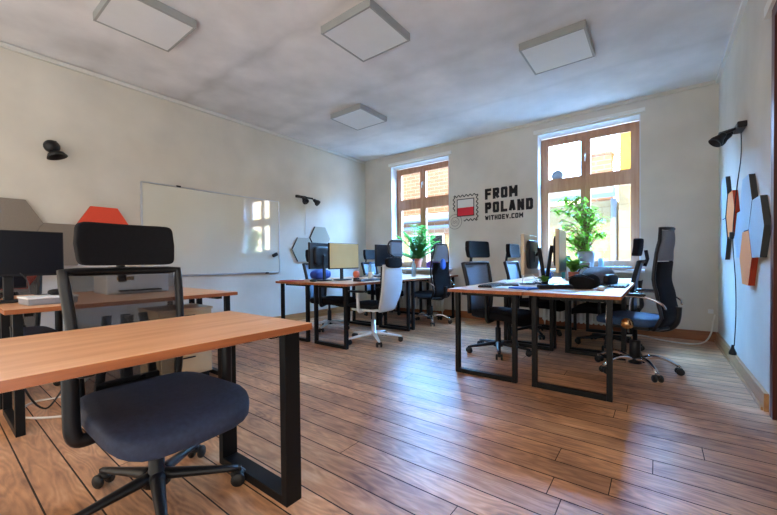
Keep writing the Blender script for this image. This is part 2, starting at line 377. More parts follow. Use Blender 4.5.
# door frame with brown jambs
d1 = struct('door_1', B().box((XR+.085, 3.2, 1.24), (.19, .07, 2.48)).box((XR+.085, 2.45, 1.24), (.19, .08, 2.48)).box((XR+.085, 2.825, 2.51), (.19, .82, .07)), 'doorwood')
part('door_leaf', B().box((XR+.13, 2.83, 1.235), (.045, .66, 2.45), .004), 'doorwood', d1)
part('door_handle', B().tube([(XR+.11, 3.13, 1.03), (XR+.06, 3.13, 1.03), (XR+.055, 3.0, 1.03)], .008), 'chrome', d1)
struct('trim_1', B().box((XR-.012, 2.85, 2.585), (.03, .98, .07)), 'trim')
# cornices
struct('trim_2', B().box((XL+.02, .6, H-.028), (.034, 10.2, .045), .004), 'cornice')
struct('trim_3', B().box((XR-.015, 3.08, H-.02), (.03, 5.29, .04)), 'trim')
struct('trim_4', B().box(((XL+XR)/2, YB-.012, H-.02), (XR-XL-.08, .024, .04)), 'wall')
# baseboards
bbh = .12
struct('baseboard_back', B().box(((XL+XR)/2, YB-.012, bbh/2), (XR-XL, .024, bbh), .003), 'baseboard')
struct('baseboard_left', B().box((XL+.012, 2.4, bbh/2), (.024, 6.6, bbh), .003), 'baseboard_y')
struct('baseboard_right', B().box((XR-.012, (3.3+YB)/2, bbh/2), (.024, YB-3.3, bbh), .003).box((XR-.025, (3.3+YB)/2, .01), (.02, YB-3.3-.05, .02)), 'baseboard_y')
# windows
for i, (a, b_, z0, z1) in enumerate(wins):
    n = i+1; w = b_-a; yf = YB+.22; cx = (a+b_)/2
    def rect(bb, x0, x1, za, zb, t, dep, y):
        bb.box(((x0+x1)/2, y, za+t/2), (x1-x0, dep, t)).box(((x0+x1)/2, y, zb-t/2), (x1-x0, dep, t))
        bb.box((x0+t/2, y, (za+zb)/2), (t, dep, zb-za-2*t)).box((x1-t/2, y, (za+zb)/2), (t, dep, zb-za-2*t))
    zt = z0+(z1-z0)*.625
    fb = B(); rect(fb, a+.002, b_-.002, z0+.002, z1-.03, .06, .08, yf+.02)
    fb.box((cx, yf+.015, zt), (w-.12, .085, .09))
    fr = struct(f'window_{n}', fb, 'winwood')
    mid = cx-.02
    for (x0, x1) in ((a+.055, mid-.001), (mid+.001, b_-.055)):
        for (za, zb) in ((z0+.055, zt-.04), (zt+.04, z1-.085)):
            sb = B(); rect(sb, x0, x1, za, zb, .062, .05, yf-.005)
            sh = part('sash', sb, 'winwood', fr)
            part('glass_pane', B().box(((x0+x1)/2, yf, (za+zb)/2), (x1-x0-.11, .004, zb-za-.11)), 'glass', sh)
    for z in ((z0+zt)/2, (zt+z1)/2):
        part('handle', B().box((mid, yf-.04, z), (.02, .02, .07), .004).tube([(mid, yf-.05, z+.01), (mid, yf-.075, z+.01), (mid, yf-.075, z-.09)], .007), 'alu', fr)
    if n == 2:
        part('window_sticker', B().lathe([(.085, 0), (.085, .002), (.0, .002)], seg=28, T=Matrix.Translation((-1.23, yf-.004, 2.29)) @ Matrix.Rotation(PI/2, 4, 'X')), 'roofgrey', fr, 'round grey sticker on the upper left pane')
    # reveals, sill and hood
    struct(f'trim_{4+n}', B().box((a+.006, YB+.09, (z0+z1)/2), (.012, .18, z1-z0)).box((b_-.006, YB+.09, (z0+z1)/2), (.012, .18, z1-z0)).box((cx, YB+.09, z1-.006), (w, .18, .012)), 'reveal')
    struct(f'trim_{6+n}', B().box((cx, YB+.03, z0-.02), (w+.1, .42, .04), .006), 'reveal')
    struct(f'trim_{8+n}', B().box((cx, YB-.012, z1+.04), (w+.1, .03, .05), .006), 'trim')

# ------------------------------------------------------------------ outside
struct('ground', B().box((-5, 14.5, -4.05), (60, 16, .1)), 'street')
fy = 14
def opening(bb, x, z, w, h): bb.box((x, fy-.02, z), (w, .08, h), .005)
f1 = thing('apartment_building', 'peach brick building seen through the left window, with a cream lower storey', 'building', (0, 0, -4))
part('wall', B().box((-9.6, fy+2, 8.1), (9.6, 4, 3.9)), 'peach', f1)
part('wall', B().box((-9.6, fy+2, 3.0), (9.6, 3.9, 6.5)), 'cream', f1)
part('cornice', B().box((-9.6, fy-.25, 6.9), (9.6, .7, .28), .03).box((-9.6, fy-.05, 6.5), (9.6, .3, .12)), 'roofgrey', f1)
for x in (-11.0, -9.0, -7.9): 
    wf = part('window', B().box((x, fy+.03, 5.6), (.75, .1, 1.2), .01), 'trim', f1); part('pane', B().box((x, fy-.03, 5.6), (.6, .03, 1.05)), 'screen', wf)
f2 = thing('apartment_building', 'low cream building seen through the right window, with a grey metal awning', 'building', (0, 0, -4))
part('wall', B().box((-2.92, fy+2, 3.4), (3.7, 4, 7.1)), 'cream', f2)
part('awning', B().box((-2.8, fy-.45, 7.22), (3.4, .9, .3), .03), 'roofgrey', f2)
part('chimney', B().box((-1.62, fy+.9, 7.9), (.7, .6, 1.6), .02).box((-1.62, fy+.9, 8.72), (.8, .7, .08)), 'peach', f2)
part('downpipe', B().tube([(-1.15, fy-.1, 0), (-1.15, fy-.1, 7.0)], .09), 'roofgrey', f2)
f3 = thing('apartment_building', 'tall yellow building at the right edge of the right window', 'building', (0, 0, -4))
part('wall', B().box((.42, fy+1.2, 4.95), (2.8, 3, 9.9)), 'yellow', f3)
part('wall', B().box((.4, fy-.33, 3.9), (2.8, .1, 7.8)), 'cream', f3)

# ------------------------------------------------------------------ ceiling lamps
def ceiling_panel(label, loc, first=[None]):
    if first[0]: return dup(first[0], label, loc)
    t = thing('ceiling_lamp', label, 'ceiling lamp', loc, 0, 'square panel lamps on the ceiling')
    s = .575; h = .07
    fb = B()
    for sx in (-1, 1): fb.box((sx*(s/2-.009), 0, -h/2), (.018, s, h), .002)
    for sy in (-1, 1): fb.box((0, sy*(s/2-.009), -h/2), (s-.036, .018, h), .002)
    part('lamp_frame', fb, 'panelframe', t); part('diffuser', B().box((0, 0, -h+.008), (s-.034, s-.034, .008)), 'panel', t)
    part('back_plate', B().box((0, 0, -.02), (s-.04, s-.04, .02)), 'panelframe', t)
    first[0] = t; return t
ceiling_panel('square white ceiling panel lamp nearest the left edge of the photo', (-3.47, 1.19, H))
ceiling_panel('square white ceiling panel lamp at the top centre of the photo', (-2.11, 2.48, H))
ceiling_panel('smallest looking square ceiling lamp, furthest back above the whiteboard end', (-3.43, 3.85, H))
ceiling_panel('square white ceiling panel lamp in front of the right window', (-.79, 3.84, H))

# ------------------------------------------------------------------ whiteboard
wb = thing('whiteboard', 'large white magnetic whiteboard in a thin aluminium frame on the left wall', 'whiteboard', (XL, 0, 0))
y0, y1, z0, z1 = 1.608, 3.54, .84, 1.985
part('writing_surface', B().box((.018, (y0+y1)/2, (z0+z1)/2), (.012, y1-y0-.02, z1-z0-.02)), 'board', wb)
fb = B()
for z in (z0, z1): fb.box((.016, (y0+y1)/2, z), (.03, y1-y0, .016), .003)
for y in (y0, y1): fb.box((.016, y, (z0+z1)/2), (.03, .018, z1-z0), .003)
part('frame', fb, 'alu', wb)
for y in (2.02, 3.3):
    part('clamp', B().box((.025, y, z0-.005 if y > 3 else z1+.005), (.035, .05, .02), .004), 'plastic', wb)
solo('whiteboard_eraser', B().sell((.04, .1, .055), .4, .5), 'plastic', 'small black board eraser stuck low at the right of the whiteboard', 'eraser', (XL+.046, 3.44, 1.12)).rotation_euler = (math.radians(25), 0, 0)

# ------------------------------------------------------------------ felt hexagons
def hexagon(label, wall, y, z, r, m, side, group, rot=0, th=.035):
    pts = [(r*math.cos(rot+k*PI/3), r*math.sin(rot+k*PI/3)) for k in range(6)]
    b = B().prism(pts, 0, th, mi=0, side=1)
    sgn = 1 if wall == 'L' else -1
    # local z -> +-X, local x -> Y, local y -> Z
    T = Matrix(((0, 0, sgn, 0), (sgn, 0, 0, 0), (0, 1, 0, 0), (0, 0, 0, 1)))
    bmesh.ops.transform(b.bm, matrix=T, verts=b.bm.verts)
    return solo('felt_hexagon', b, (m, side), label, 'acoustic panel', ((XL+.001) if wall == 'L' else (XR-.001), y, z), 0, group)
gl, gc, gr = 'felt hexagons behind the near left desk', 'felt hexagons by the far left desks', 'felt hexagons on the right wall'
R = .238
hexagon('taupe felt hexagon on the left wall above the big dark monitor', 'L', .50, 1.42, .25, 'taupe', 'darkfelt', gl)
hexagon('taupe felt hexagon between the monitor and the near chair headrest', 'L', .878, 1.205, .25, 'taupe', 'darkfelt', gl)
hexagon('coral red felt hexagon peeking above the near chair headrest', 'L', 1.245, 1.425, .24, 'redfelt', 'redside', gl)
hexagon('coral red felt hexagon low on the left wall, under the big dark monitor', 'L', .50, .985, .25, 'redfelt', 'redside', gl)
hexagon('pale grey felt hexagon right of the whiteboard, lower and left of the pair', 'L', 4.03, 1.215, R, 'grey', 'darkfelt', gc)
hexagon('pale grey felt hexagon right of the whiteboard, upper of the pair', 'L', 4.42, 1.43, R, 'grey', 'darkfelt', gc)
th = .035
hexagon('blue grey felt hexagon on the right wall, nearest the corner and top', 'R', 5.0, 1.61, R, 'bluegreyfelt', 'darkfelt', gr, th=th)
hexagon('blue grey felt hexagon on the right wall, in the corner, lower one', 'R', 5.0, 1.19, R, 'bluegreyfelt', 'darkfelt', gr, th=th)
hexagon('orange felt hexagon on the right wall, upper of the two orange ones', 'R', 4.58, 1.41, R, 'orangefelt', 'redside', gr, th=th)
hexagon('blue grey felt hexagon at the top middle of the right wall cluster', 'R', 3.86, 1.42, R, 'bluegreyfelt', 'darkfelt', gr, th=th)
hexagon('blue grey felt hexagon on the right wall, nearest the door frame', 'R', 3.49, 1.21, R, 'bluegreyfelt', 'darkfelt', gr, th=th)
hexagon('orange felt hexagon on the right wall, lowest of the cluster', 'R', 3.86, 1.0, R, 'orangefelt', 'redside', gr, th=th)
hexagon('blue grey felt hexagon in the middle of the right wall cluster, behind the cord switch', 'R', 4.235, 1.20, R*.95, 'bluegreyfelt', 'darkfelt', gr, th=.02)

# ------------------------------------------------------------------ wall sign
def strokes(b, segs, x, z, w, h, t):
    """letter from straight strokes in a unit box, y=0 plane"""
    for (ax, az, bx, bz) in segs:
        p = Vector((x+ax*(w-t)+t/2, 0, z+az*(h-t)+t/2)); q = Vector((x+bx*(w-t)+t/2, 0, z+bz*(h-t)+t/2))
        d = q-p; L_ = d.length; ang = math.atan2(d.z, d.x)
        axis_al = abs(d.x) < 1e-6 or abs(d.z) < 1e-6
        b.box((0, 0, 0), (L_+(t if axis_al else t*.55), .003, t), T=Matrix.Translation((p+q)/2) @ Matrix.Rotation(-ang, 4, 'Y'))
LET = dict(
    F=[(0, 0, 0, 1), (0, 1, 1, 1), (0, .5, .85, .5)], R=[(0, 0, 0, 1), (0, 1, .8, 1), (1, .9, 1, .62), (0, .48, .8, .48), (.45, .48, 1, 0), (.8, 1, 1, .9), (.8, .48, 1, .62)],
    O=[(0, .12, 0, .88), (1, .12, 1, .88), (.15, 1, .85, 1), (.15, 0, .85, 0), (0, .88, .15, 1), (1, .88, .85, 1), (0, .12, .15, 0), (1, .12, .85, 0)],
    M=[(0, 0, 0, 1), (1, 0, 1, 1), (0, 1, .5, .35), (.5, .35, 1, 1)], P=[(0, 0, 0, 1), (0, 1, .8, 1), (1, .88, 1, .58), (0, .45, .8, .45), (.8, 1, 1, .88), (.8, .45, 1, .58)],
    L=[(0, 0, 0, 1), (0, 0, 1, 0)], A=[(0, 0, .4, 1), (1, 0, .6, 1), (.4, 1, .6, 1), (.18, .3, .82, .3)], N=[(0, 0, 0, 1), (1, 0, 1, 1), (0, 1, 1, 0)],
    D=[(0, 0, 0, 1), (0, 1, .8, 1), (0, 0, .8, 0), (1, .14, 1, .86), (.8, 1, 1, .86), (.8, 0, 1, .14)],
    W=[(0, 1, .22, 0), (.22, 0, .5, .7), (.5, .7, .78, 0), (.78, 0, 1, 1)], I=[(0, 0, 0, 1)], T=[(.5, 0, .5, 1), (0, 1, 1, 1)],
    H=[(0, 0, 0, 1), (1, 0, 1, 1), (0, .5, 1, .5)], E=[(0, 0, 0, 1), (0, 1, 1, 1), (0, .5, .85, .5), (0, 0, 1, 0)], V=[(0, 1, .5, 0), (.5, 0, 1, 1)],
    C=[(0, .12, 0, .88), (.15, 1, 1, 1), (.15, 0, 1, 0), (0, .88, .15, 1), (0, .12, .15, 0)])
LET['.'] = [(0, 0, 0, 0)]
def word(txt, x0, x1, z, h, t, parent, name='lettering'):
    rel = [(.0 if c in 'I.' else 1.22 if c in 'MW' else 1) for c in txt]
    gap = t*.55; fixed = sum(t for c in txt if c in 'I.')+gap*(len(txt)-1)
    u = (x1-x0-fixed)/sum(rel); b = B(); x = x0
    for c, r_ in zip(txt, rel):
        w = t if r_ == 0 else u*r_
        if c == '.': b.box((x+t/2, 0, z+t/2), (t, .003, t))
        else: strokes(b, LET[c], x, z, w, h, t)
        x += w+gap
    return part(name, b, 'ink', parent)
sg = thing('wall_lettering', 'black vinyl lettering FROM POLAND WITHDEV.COM on the wall between the windows', 'wall sign', (0, YB-.0035, 0))
word('FROM', -2.302, -1.765, 2.012, .178, .046, sg)
word('POLAND', -2.302, -1.53, 1.785, .178, .046, sg)
word('WITHDEV.COM', -2.302, -1.68, 1.668, .08, .019, sg)
st = thing('stamp_decal', 'postage stamp decal with a white and red flag, left of the lettering', 'wall sign', (0, YB-.0035, 0))
sx0, sx1, sz0, sz1 = -2.875, -2.44, 1.70, 2.125
def wavy(bb, a, c, n, amp, r):
    n = float(n)
    a = Vector(a); c = Vector(c); d = (c-a); nn = Vector((-d.z, 0, d.x)).normalized(); m_ = int(n*8)
    bb.tube([a+d*k/m_+nn*amp*math.sin(2*PI*n*k/m_) for k in range(m_+1)], r, 6)
wb_ = B(); wavy(wb_, (sx0, 0, sz1), (sx1, 0, sz1), 6, .016, .008); wavy(wb_, (sx1, 0, sz1), (sx1, 0, sz0), 6, .016, .008)
wavy(wb_, (sx1, 0, sz0), (sx0+.19, 0, sz0), 3.5, .016, .008); wavy(wb_, (sx0, 0, sz1), (sx0, 0, sz0+.17), 3.5, .016, .008)
for v in wb_.bm.verts: v.co.y *= .2
part('stamp_edge', wb_, 'ink', st)
ix0, ix1, iz0, iz1 = sx0+.065, sx1-.06, sz0+.075, sz1-.06; izm = iz0+(iz1-iz0)*.5
part('flag_top', B().box(((ix0+ix1)/2, 0, (izm+iz1)/2), (ix1-ix0, .003, iz1-izm)), 'flagw', st)
part('flag_bottom', B().box(((ix0+ix1)/2, 0, (izm+iz0)/2), (ix1-ix0, .003, izm-iz0)), 'flagr', st)
ob = B()
for (xa, za, xb, zb) in ((ix0, iz1, ix1, iz1), (ix0, iz0, ix1, iz0), (ix0, iz0, ix0, iz1), (ix1, iz0, ix1, iz1)):
    ob.box(((xa+xb)/2, -.0005, (za+zb)/2), (abs(xb-xa)+.014, .004, abs(zb-za)+.014))
part('flag_outline', ob, 'ink', st)
pb = B()
for r_ in (.078, .128): pb.tube([(sx0+.02+r_*math.cos(2*PI*k/40), -.0005, sz0-.015+r_*math.sin(2*PI*k/40)) for k in range(40)], .0045, 6, closed=True)
for k in (-.02, .012): wavy(pb, (sx0-.03, -.0005, sz0-.015+k), (sx0+.07, -.0005, sz0-.015+k), 2, .008, .004)
for v in pb.bm.verts: v.co.y *= .3
part('postmark', pb, 'inkgrey', st)

# ------------------------------------------------------------------ wall lamps
def spot_head(b, T):
    b.lathe([(.0, .0), (.022, .002), (.03, .02), (.034, .05), (.052, .085), (.056, .115), (.052, .115), (.045, .09), (.0, .07)], seg=20, T=T)
def aim(p, d): return Matrix.Translation(p) @ Vector(d).to_track_quat('Z', 'Y').to_matrix().to_4x4()
t = thing('wall_lamp', 'small black wall spotlight alone high on the left wall near the photo edge', 'wall lamp', (XL, .84, 2.18))
part('wall_plate', B().box((.015, 0, .03), (.03, .05, .12), .006), 'plastic', t)
part('arm', B().tube([(.02, 0, .06), (.09, .0, .05), (.12, 0, .02)], .009), 'plastic', t)
hb = B(); hb.sell((.12, .13, .13), 1, 1, c=(.12, -.03, .0)); part('lamp_head', hb, 'plastic', t)
part('lamp_shade', B().lathe([(.03, .0), (.065, .02), (.085, .06), (.08, .06), (.06, .025), (.0, .01)], T=aim((.13, -.01, -.045), (.2, .3, -1))), 'plastic', t)
t = thing('wall_lamp', 'black wall lamp with two spotlights on a bar, above the far grey hexagons', 'wall lamp', (XL, 4.0, 2.12))
part('mounting_bar', B().box((.02, 0, .01), (.04, .22, .045), .008).box((.07, .06, .0), (.03, .32, .03), .006), 'plastic', t)
for (y, dy) in ((-.02, -.1), (.21, .4)):
    part('arm', B().tube([(.07, y, 0), (.1, y, -.03)], .01), 'plastic', t)
    hb = B(); spot_head(hb, aim((.1, y, -.02), (.8, dy, -.75))); part('lamp_shade', hb, 'plastic', t)
t = thing('wall_lamp', 'black clip wall lamp with two flared shades high on the right wall', 'wall lamp', (XR, 4.15, 2.09))
part('mounting_bar', B().box((-.03, 0, 0), (.06, .22, .05), .008).tube([(-.04, 0, 0), (-.16, -.05, -.04)], .014), 'plastic', t)
for (p, d) in (((-.13, -.05, -.04), (-.6, -.25, -.75)), ((-.07, .1, -.01), (-.85, .25, -.55))):
    part('arm', B().tube([(-.04, p[1]+.03, 0), p], .012), 'plastic', t)
    hb = B(); T_ = aim(p, d) @ Matrix.Scale(.9, 4); spot_head(hb, T_); part('lamp_shade', hb, 'plastic', t)
# cords
solo('lamp_cord', B().tube([(XL+.012, 4.09, 2.09), (XL+.012, 4.1, 1.8), (XL+.012, 4.085, 1.47)], .004, 6), 'cablew', 'pale cord hanging straight down from the far two-spot wall lamp', 'cord')
cr = thing('lamp_cord', 'thin dark cord running down the right wall to a plug at the baseboard', 'cord', (0, 0, 0))
part('cable', B().tube(spline([(XR-.02, 4.17, 2.06), (XR-.02, 4.17, 1.85), (XR-.04, 4.20, 1.6), (XR-.045, 4.33, 1.3), (XR-.045, 4.34, 1.1), (XR-.03, 4.33, .8), (XR-.02, 4.38, .5), (XR-.02, 4.46, .2)]), .004, 6), 'cableb', cr)
part('switch', B().box((XR-.055, 4.335, 1.2), (.03, .03, .06), .006), 'plastic', cr)
part('plug', B().lathe([(.028, 0), (.028, .02), (.012, .06), (.008, .09)], c=(XR-.03, 4.46, .12), seg=12), 'plastic', cr)

# ------------------------------------------------------------------ desks
def desk(label, x0, y0, group='oak desks on black steel frames', L_=1.385, first=[None], lw=.036, ld=.042):
    """x0,y0 = min corner; .655 deep in x, long in y"""
    D = .655
    if first[0]: return dup(first[0], label, (x0+D/2, y0+L_/2, 0))
    t = thing('office_desk', label, 'desk', (x0+D/2, y0+L_/2, 0), 0, group)
    tp = B().box((0, 0, .736), (D, L_, .028), .003)
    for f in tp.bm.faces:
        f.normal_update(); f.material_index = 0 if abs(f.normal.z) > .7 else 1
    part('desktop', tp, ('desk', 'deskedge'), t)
    for sy in (-1, 1):
        y = sy*(L_/2-.06)
        for sx in (-1, 1): part('leg', B().box((sx*(D/2-.075), y, .361), (lw, ld, .722), .002), 'black', t)
        part('floor_bar', B().box((0, y, .019), (D-.15-lw, ld, .038), .002), 'black', t)
    part('under_rail', B().box((0, -L_/2+.11+.0, .707), (D-.2, .04, .03)).box((0, L_/2-.11, .707), (D-.2, .04, .03)).box((0, 0, .707), (.05, L_-.26, .03)), 'black', t)
    first[0] = t; return t
desk('warm oak desk in the left foreground with the black mesh chair pushed under it', -1.803, .983-1.385, first=[None], lw=.038, ld=.075)
desk('oak desk with the big dark monitor, behind the near mesh chair', -3.56, 1.66-1.385)
desk('oak desk against the left wall side, mostly hidden behind the big dark monitor', -4.222, 1.66-1.385)
desk('oak desk in the right group, front left, beside the black headrest chair', -1.508, 2.86)
desk('oak desk in the right group, front right, with the black bag on its top', -.848, 2.86)
desk('oak desk in the right group, back left, behind the monitor arms', -1.508, 4.25)
desk('oak desk in the right group, back right, under the tall plant and window sill', -.848, 4.25)
desk('oak desk in the far left group, nearest the left wall, with the blue bag', -4.07, 2.86)
desk('oak desk in the far left group, with the pale cream screen on it', -3.41, 2.86)
desk('oak desk in the far left group, in the back corner by the blue black headrest', -4.07, 4.25)
desk('oak desk in the far left group, under the left window behind the white shell chair', -3.41, 4.25)

# ------------------------------------------------------------------ chairs
def star(t, mleg, mcap, R_=.32, phase=0, col='plastic', arch=0):
    part('gas_column', B().lathe([(.052, .07), (.05, .11), (.03, .13), (.03, .27), (.018, .275), (.018, .40)], seg=16), col, t)
    me = ms = mc = None
    for k in range(5):
        a = phase+2*PI*k/5
        if me is None:
            b = B()
            n = 8; prof = []
            for i in range(n+1):
                u = i/n; prof.append((.03+u*(R_-.03), .105-.035*u+arch*math.sin(PI*u)*.05))
            b.tube([(x, 0, z) for x, z in prof], [.03-.014*(i/n) for i in range(n+1)], 10, flat=.75)
            b.box((R_, 0, .068), (.03, .022, .02), .004)
            lg = part('base_leg', b, mleg, t); me = lg
            c = B()
            for sy in (-1, 1):
                c.lathe([(.0, 0), (.026, 0), (.03, .005), (.03, .015), (.026, .02), (0, .02)], seg=18, T=Matrix.Translation((R_, sy*.014, .03)) @ Matrix.Rotation(-sy*PI/2, 4, 'X'))
            c.sell((.06, .05, .035), 1, 1, c=(R_-.004, 0, .047), nu=8, nv=12)
            ca = part('caster', c, 'rubber', lg)
            lg.rotation_euler = (0, 0, a); ms = ca
        else:
            lg = me.copy(); COL.objects.link(lg); lg.parent = t; lg.rotation_euler = (0, 0, a)
            ca = ms.copy(); COL.objects.link(ca); ca.parent = lg
def rbar(b, pts, w, d, T=None):
    """flat bar following pts (profile in local space), w across x, d thick"""
    b.surf(lambda u, v: (w*(v-.5), pts(u)[0], pts(u)[1]), 14, 1, d, T)
# type A: mesh back task chair with headrest. local: faces +Y, x = width
def task_chair(label, loc, rz, hz=0, seatm='bluefabric', meshm='mesh', legm='plastic', headm='fabric', phase=0, group='black mesh task chairs with headrests', tilt=0):
    t = thing('task_chair', label, 'office chair', loc, rz, group)
    def seat_fn(v):
        x, y, z = v
        z2 = z-.05*max(0, (y-.12)/.14)**2*.5+.012*(abs(x)/.25)**2-.01*math.exp(-(x*x+y*y)/.03)
        return (x*(1+.05*y/.25), y, z2)
    part('seat', B().sell((.50, .62, .09), .35, .45, c=(0, .07, .42), fn=seat_fn), seatm, t)
    part('seat_pan', B().sell((.42, .42, .04), .5, .6, c=(0, .03, .408)).box((0, 0, .39), (.16, .22, .04), .01), 'plastic', t)
    def bp(u):   # back profile (y,z) bottom->top
        z = .43+u*.54
        return (-.27-.03*math.sin(PI*u*1.1)*-1*.8-.05*u, z)
    hw = lambda u: .193+.034*u
    def bf(u, v):
        y, z = bp(u); x = (v-.5)*2*hw(u); return (x, y+.035*(2*(v-.5))**2, z)
    part('backrest_mesh', B().surf(lambda u, v: bf(.02+.96*u, .04+.92*v), 12, 12, .004), meshm, t)
    pts = []
    N = 10
    for i in range(N+1): pts.append(bf(i/N, 0))
    for j in range(1, N): pts.append(bf(1, j/N))
    for i in range(N+1): pts.append(bf(1-i/N, 1))
    for j in range(1, N): pts.append(bf(0, 1-j/N))
    part('backrest_frame', B().tube(pts, .023, 8, closed=True, flat=.8), 'plastic', t)
    part('lumbar_support', B().surf(lambda u, v: ((v-.5)*.36, bp(.28+.14*u)[0]-.012+.03*(2*(v-.5))**2, bp(.28+.14*u)[1]), 3, 8, .012), 'plastic', t)
    sb_ = B()
    for x_ in (-.11, 0, .11): sb_.surf(lambda u, v: (x_*(1-.35*u)+(v-.5)*.035, bp(.02+.6*u)[0]-.035, bp(.02+.6*u)[1]), 8, 1, .012)
    sb_.box((0, bp(.03)[0]-.02, bp(.03)[1]), (.26, .03, .05), .008)
    part('spine_support', sb_, 'plastic', t)
    y0, z0 = bp(0)
    part('back_bracket', B().tube(spline([(0, -.02, .40), (0, -.2, .40), (0, -.31, .47), (0, -.30, .62), (0, -.295, .76)]), .026, 10, flat=.7), 'plastic', t)
    yt, zt = bp(1)
    part('headrest_bracket', B().tube([(0, yt-.01, zt-.05), (0, yt-.035, zt+.03), (0, yt-.02, zt+.09+hz)], .018, 8).box((0, yt-.01, zt-.0), (.12, .03, .04), .008), 'plastic', t)
    part('headrest', B().sell((.385, .06, .19), .16, .2, nu=30, nv=36, c=(0, yt+.03, zt+.112+hz), fn=lambda v: (v.x*(1-.06*(v.z/.095)**2), v.y+.9*v.x*v.x+.8*v.z*v.z-.1*v.z, v.z+.01)), headm, t)
    for sx in (-1, 1):
        ar = part('armrest', B().tube(spline([(sx*.12, .06, .40), (sx*.24, .06, .375), (sx*.28, .06, .40), (sx*.286, .06, .50), (sx*.286, .06, .64)]), .016, 10, flat=1.6), 'plastic', t)
        part('arm_pad', B().sell((.055, .25, .028), .5, .5, c=(sx*.284, .13, .652)), 'plastic', ar)
    star(t, legm, legm, phase=phase)
    return t
A0 = task_chair('large black mesh chair in the left foreground, seen under and above the near oak desk', (-1.70, .592, 0), -PI/2+.03, headm='fabric', phase=math.radians(54+90))
B0 = task_chair('black headrest chair in front of the lettering, left of the right desk group', (-1.38, 3.78, 0), -PI/2-.25, hz=.035, meshm='bluegrey', phase=math.radians(36), seatm='fabric')
dup(B0, 'black headrest chair behind the right group monitors, further back by the wall', (-1.33, 4.95, 0), -PI/2-.05)
dup(B0, 'reclined black mesh chair with grey headrest in front of the right window edge', (-.45, 4.8, 0), PI/2)
dup(B0, 'chair with blue black headrest in the far corner behind the pale screen', (-4.1, 5.2, 0), -PI/2+.1)
dup(A0, 'black chair behind the big dark monitor at the left edge of the photo', (-4.15, .42, 0), -PI/2)
task_chair('black chair with silver star base beside the far left desk, behind the blue bag', (-3.93, 3.7, 0), -PI/2+.15, meshm='bluegrey', legm='alu', phase=.3, group='task chairs with silver bases', seatm='fabric')

# type C: tall chrome armed mesh executive chair
def exec_chair(label, loc, rz, phase=0, group='tall mesh chairs with chrome bases'):
    t = thing('executive_chair', label, 'office chair', loc, rz, group)
    part('seat', B().sell((.50, .48, .09), .5, .5, c=(0, .03, .465), fn=lambda v: (v.x, v.y, v.z-.3*max(0, v.y-.12)**2*3)), 'seatbluelit', t)
    part('seat_pan', B().box((0, .0, .41), (.3, .3, .035), .01), 'plastic', t)
    def prof(u):
        z = .42+u*.83
        y = -.30+.065*math.sin(PI*min(1, u/.55))*0-.05*math.cos(2*PI*(u*.9+.02))*-1-.09*u
        k = [(-.245, 0), (-.30, .12), (-.275, .3), (-.245, .5), (-.26, .75), (-.275, .9), (-.27, 1)]
        for (ya, ua), (yb, ub) in zip(k, k[1:]):
            if u <= ub+1e-9:
                s_ = (u-ua)/(ub-ua); s_ = s_*s_*(3-2*s_); return (ya+(yb-ya)*s_, z)
        return (-.27, z)
    hw = lambda u: .23-.03*abs(u-.35) if u < .7 else .22-.25*(u-.7)
    def bf(u, v): y, z = prof(u); return ((v-.5)*2*hw(u), y+.05*(2*(v-.5))**2, z)
    part('backrest_mesh', B().surf(lambda u, v: bf(.03+.64*u, .05+.9*v), 16, 10, .012), 'fabric', t)
    part('headrest_panel', B().surf(lambda u, v: bf(.68+.3*u, .05+.9*v), 10, 10, .01), 'greymesh', t, 'grey net headrest panel')
    pts = [bf(i/16, 0) for i in range(17)]+[bf(1, j/8) for j in range(1, 8)]+[bf(1-i/16, 1) for i in range(17)]+[bf(0, 1-j/8) for j in range(1, 8)]
    part('backrest_frame', B().tube(pts, .014, 8, closed=True), 'plastic', t)
    part('back_bracket', B().tube(spline([(0, 0, .40), (0, -.2, .40), (0, -.29, .46), (0, -.31, .6)]), .024, 8), 'plastic', t)
    for sx in (-1, 1):
        ar = part('armrest', B().tube(spline([(sx*.2, .13, .42), (sx*.275, .13, .45), (sx*.285, .12, .62), (sx*.285, .05, .685), (sx*.285, -.16, .685), (sx*.27, -.26, .64), (sx*.24, -.28, .60)]), .009, 8), 'chrome', t)
        part('arm_pad', B().sell((.05, .24, .026), .5, .5, c=(sx*.285, -.04, .705)), 'plastic', ar)
    part('tilt_lever', B().tube([(.05, .05, .40), (.25, .06, .385), (.3, .06, .37)], .006, 6), 'plastic', t)
    part('column_cover', B().lathe([(.045, .1), (.042, .27), (.035, .275)], seg=16), 'plastic', t)
    star(t, 'chrome', 'chrome', phase=phase, arch=1)
    return t
C0 = exec_chair('tall mesh chair with chrome base and blue lit seat, right of the right desk group', (-.16, 3.86, 0), PI/2-.25, phase=.15)
dup(C0, 'tall chair seen from behind below the left window, grey headrest and dark mesh back', (-2.92, 4.95, 0), PI/2-.14)

kp = (Matrix.Translation(C0.location) @ C0.rotation_euler.to_matrix().to_4x4()).inverted() @ Vector((-.205, 3.60, .455))
part('tension_knob', B().lathe([(.0, -.03), (.02, -.028), (.042, -.012), (.048, 0), (.042, .012), (.02, .028), (0, .03)], seg=24, T=Matrix.Translation(kp) @ Matrix.Rotation(PI/2-.25, 4, 'Z').inverted() @ Matrix.Rotation(PI/2, 4, 'X')).tube([kp, (kp.x*.3, kp.y*.3, .42)], .009, 8), 'brass', C0, 'round shiny brass knob')
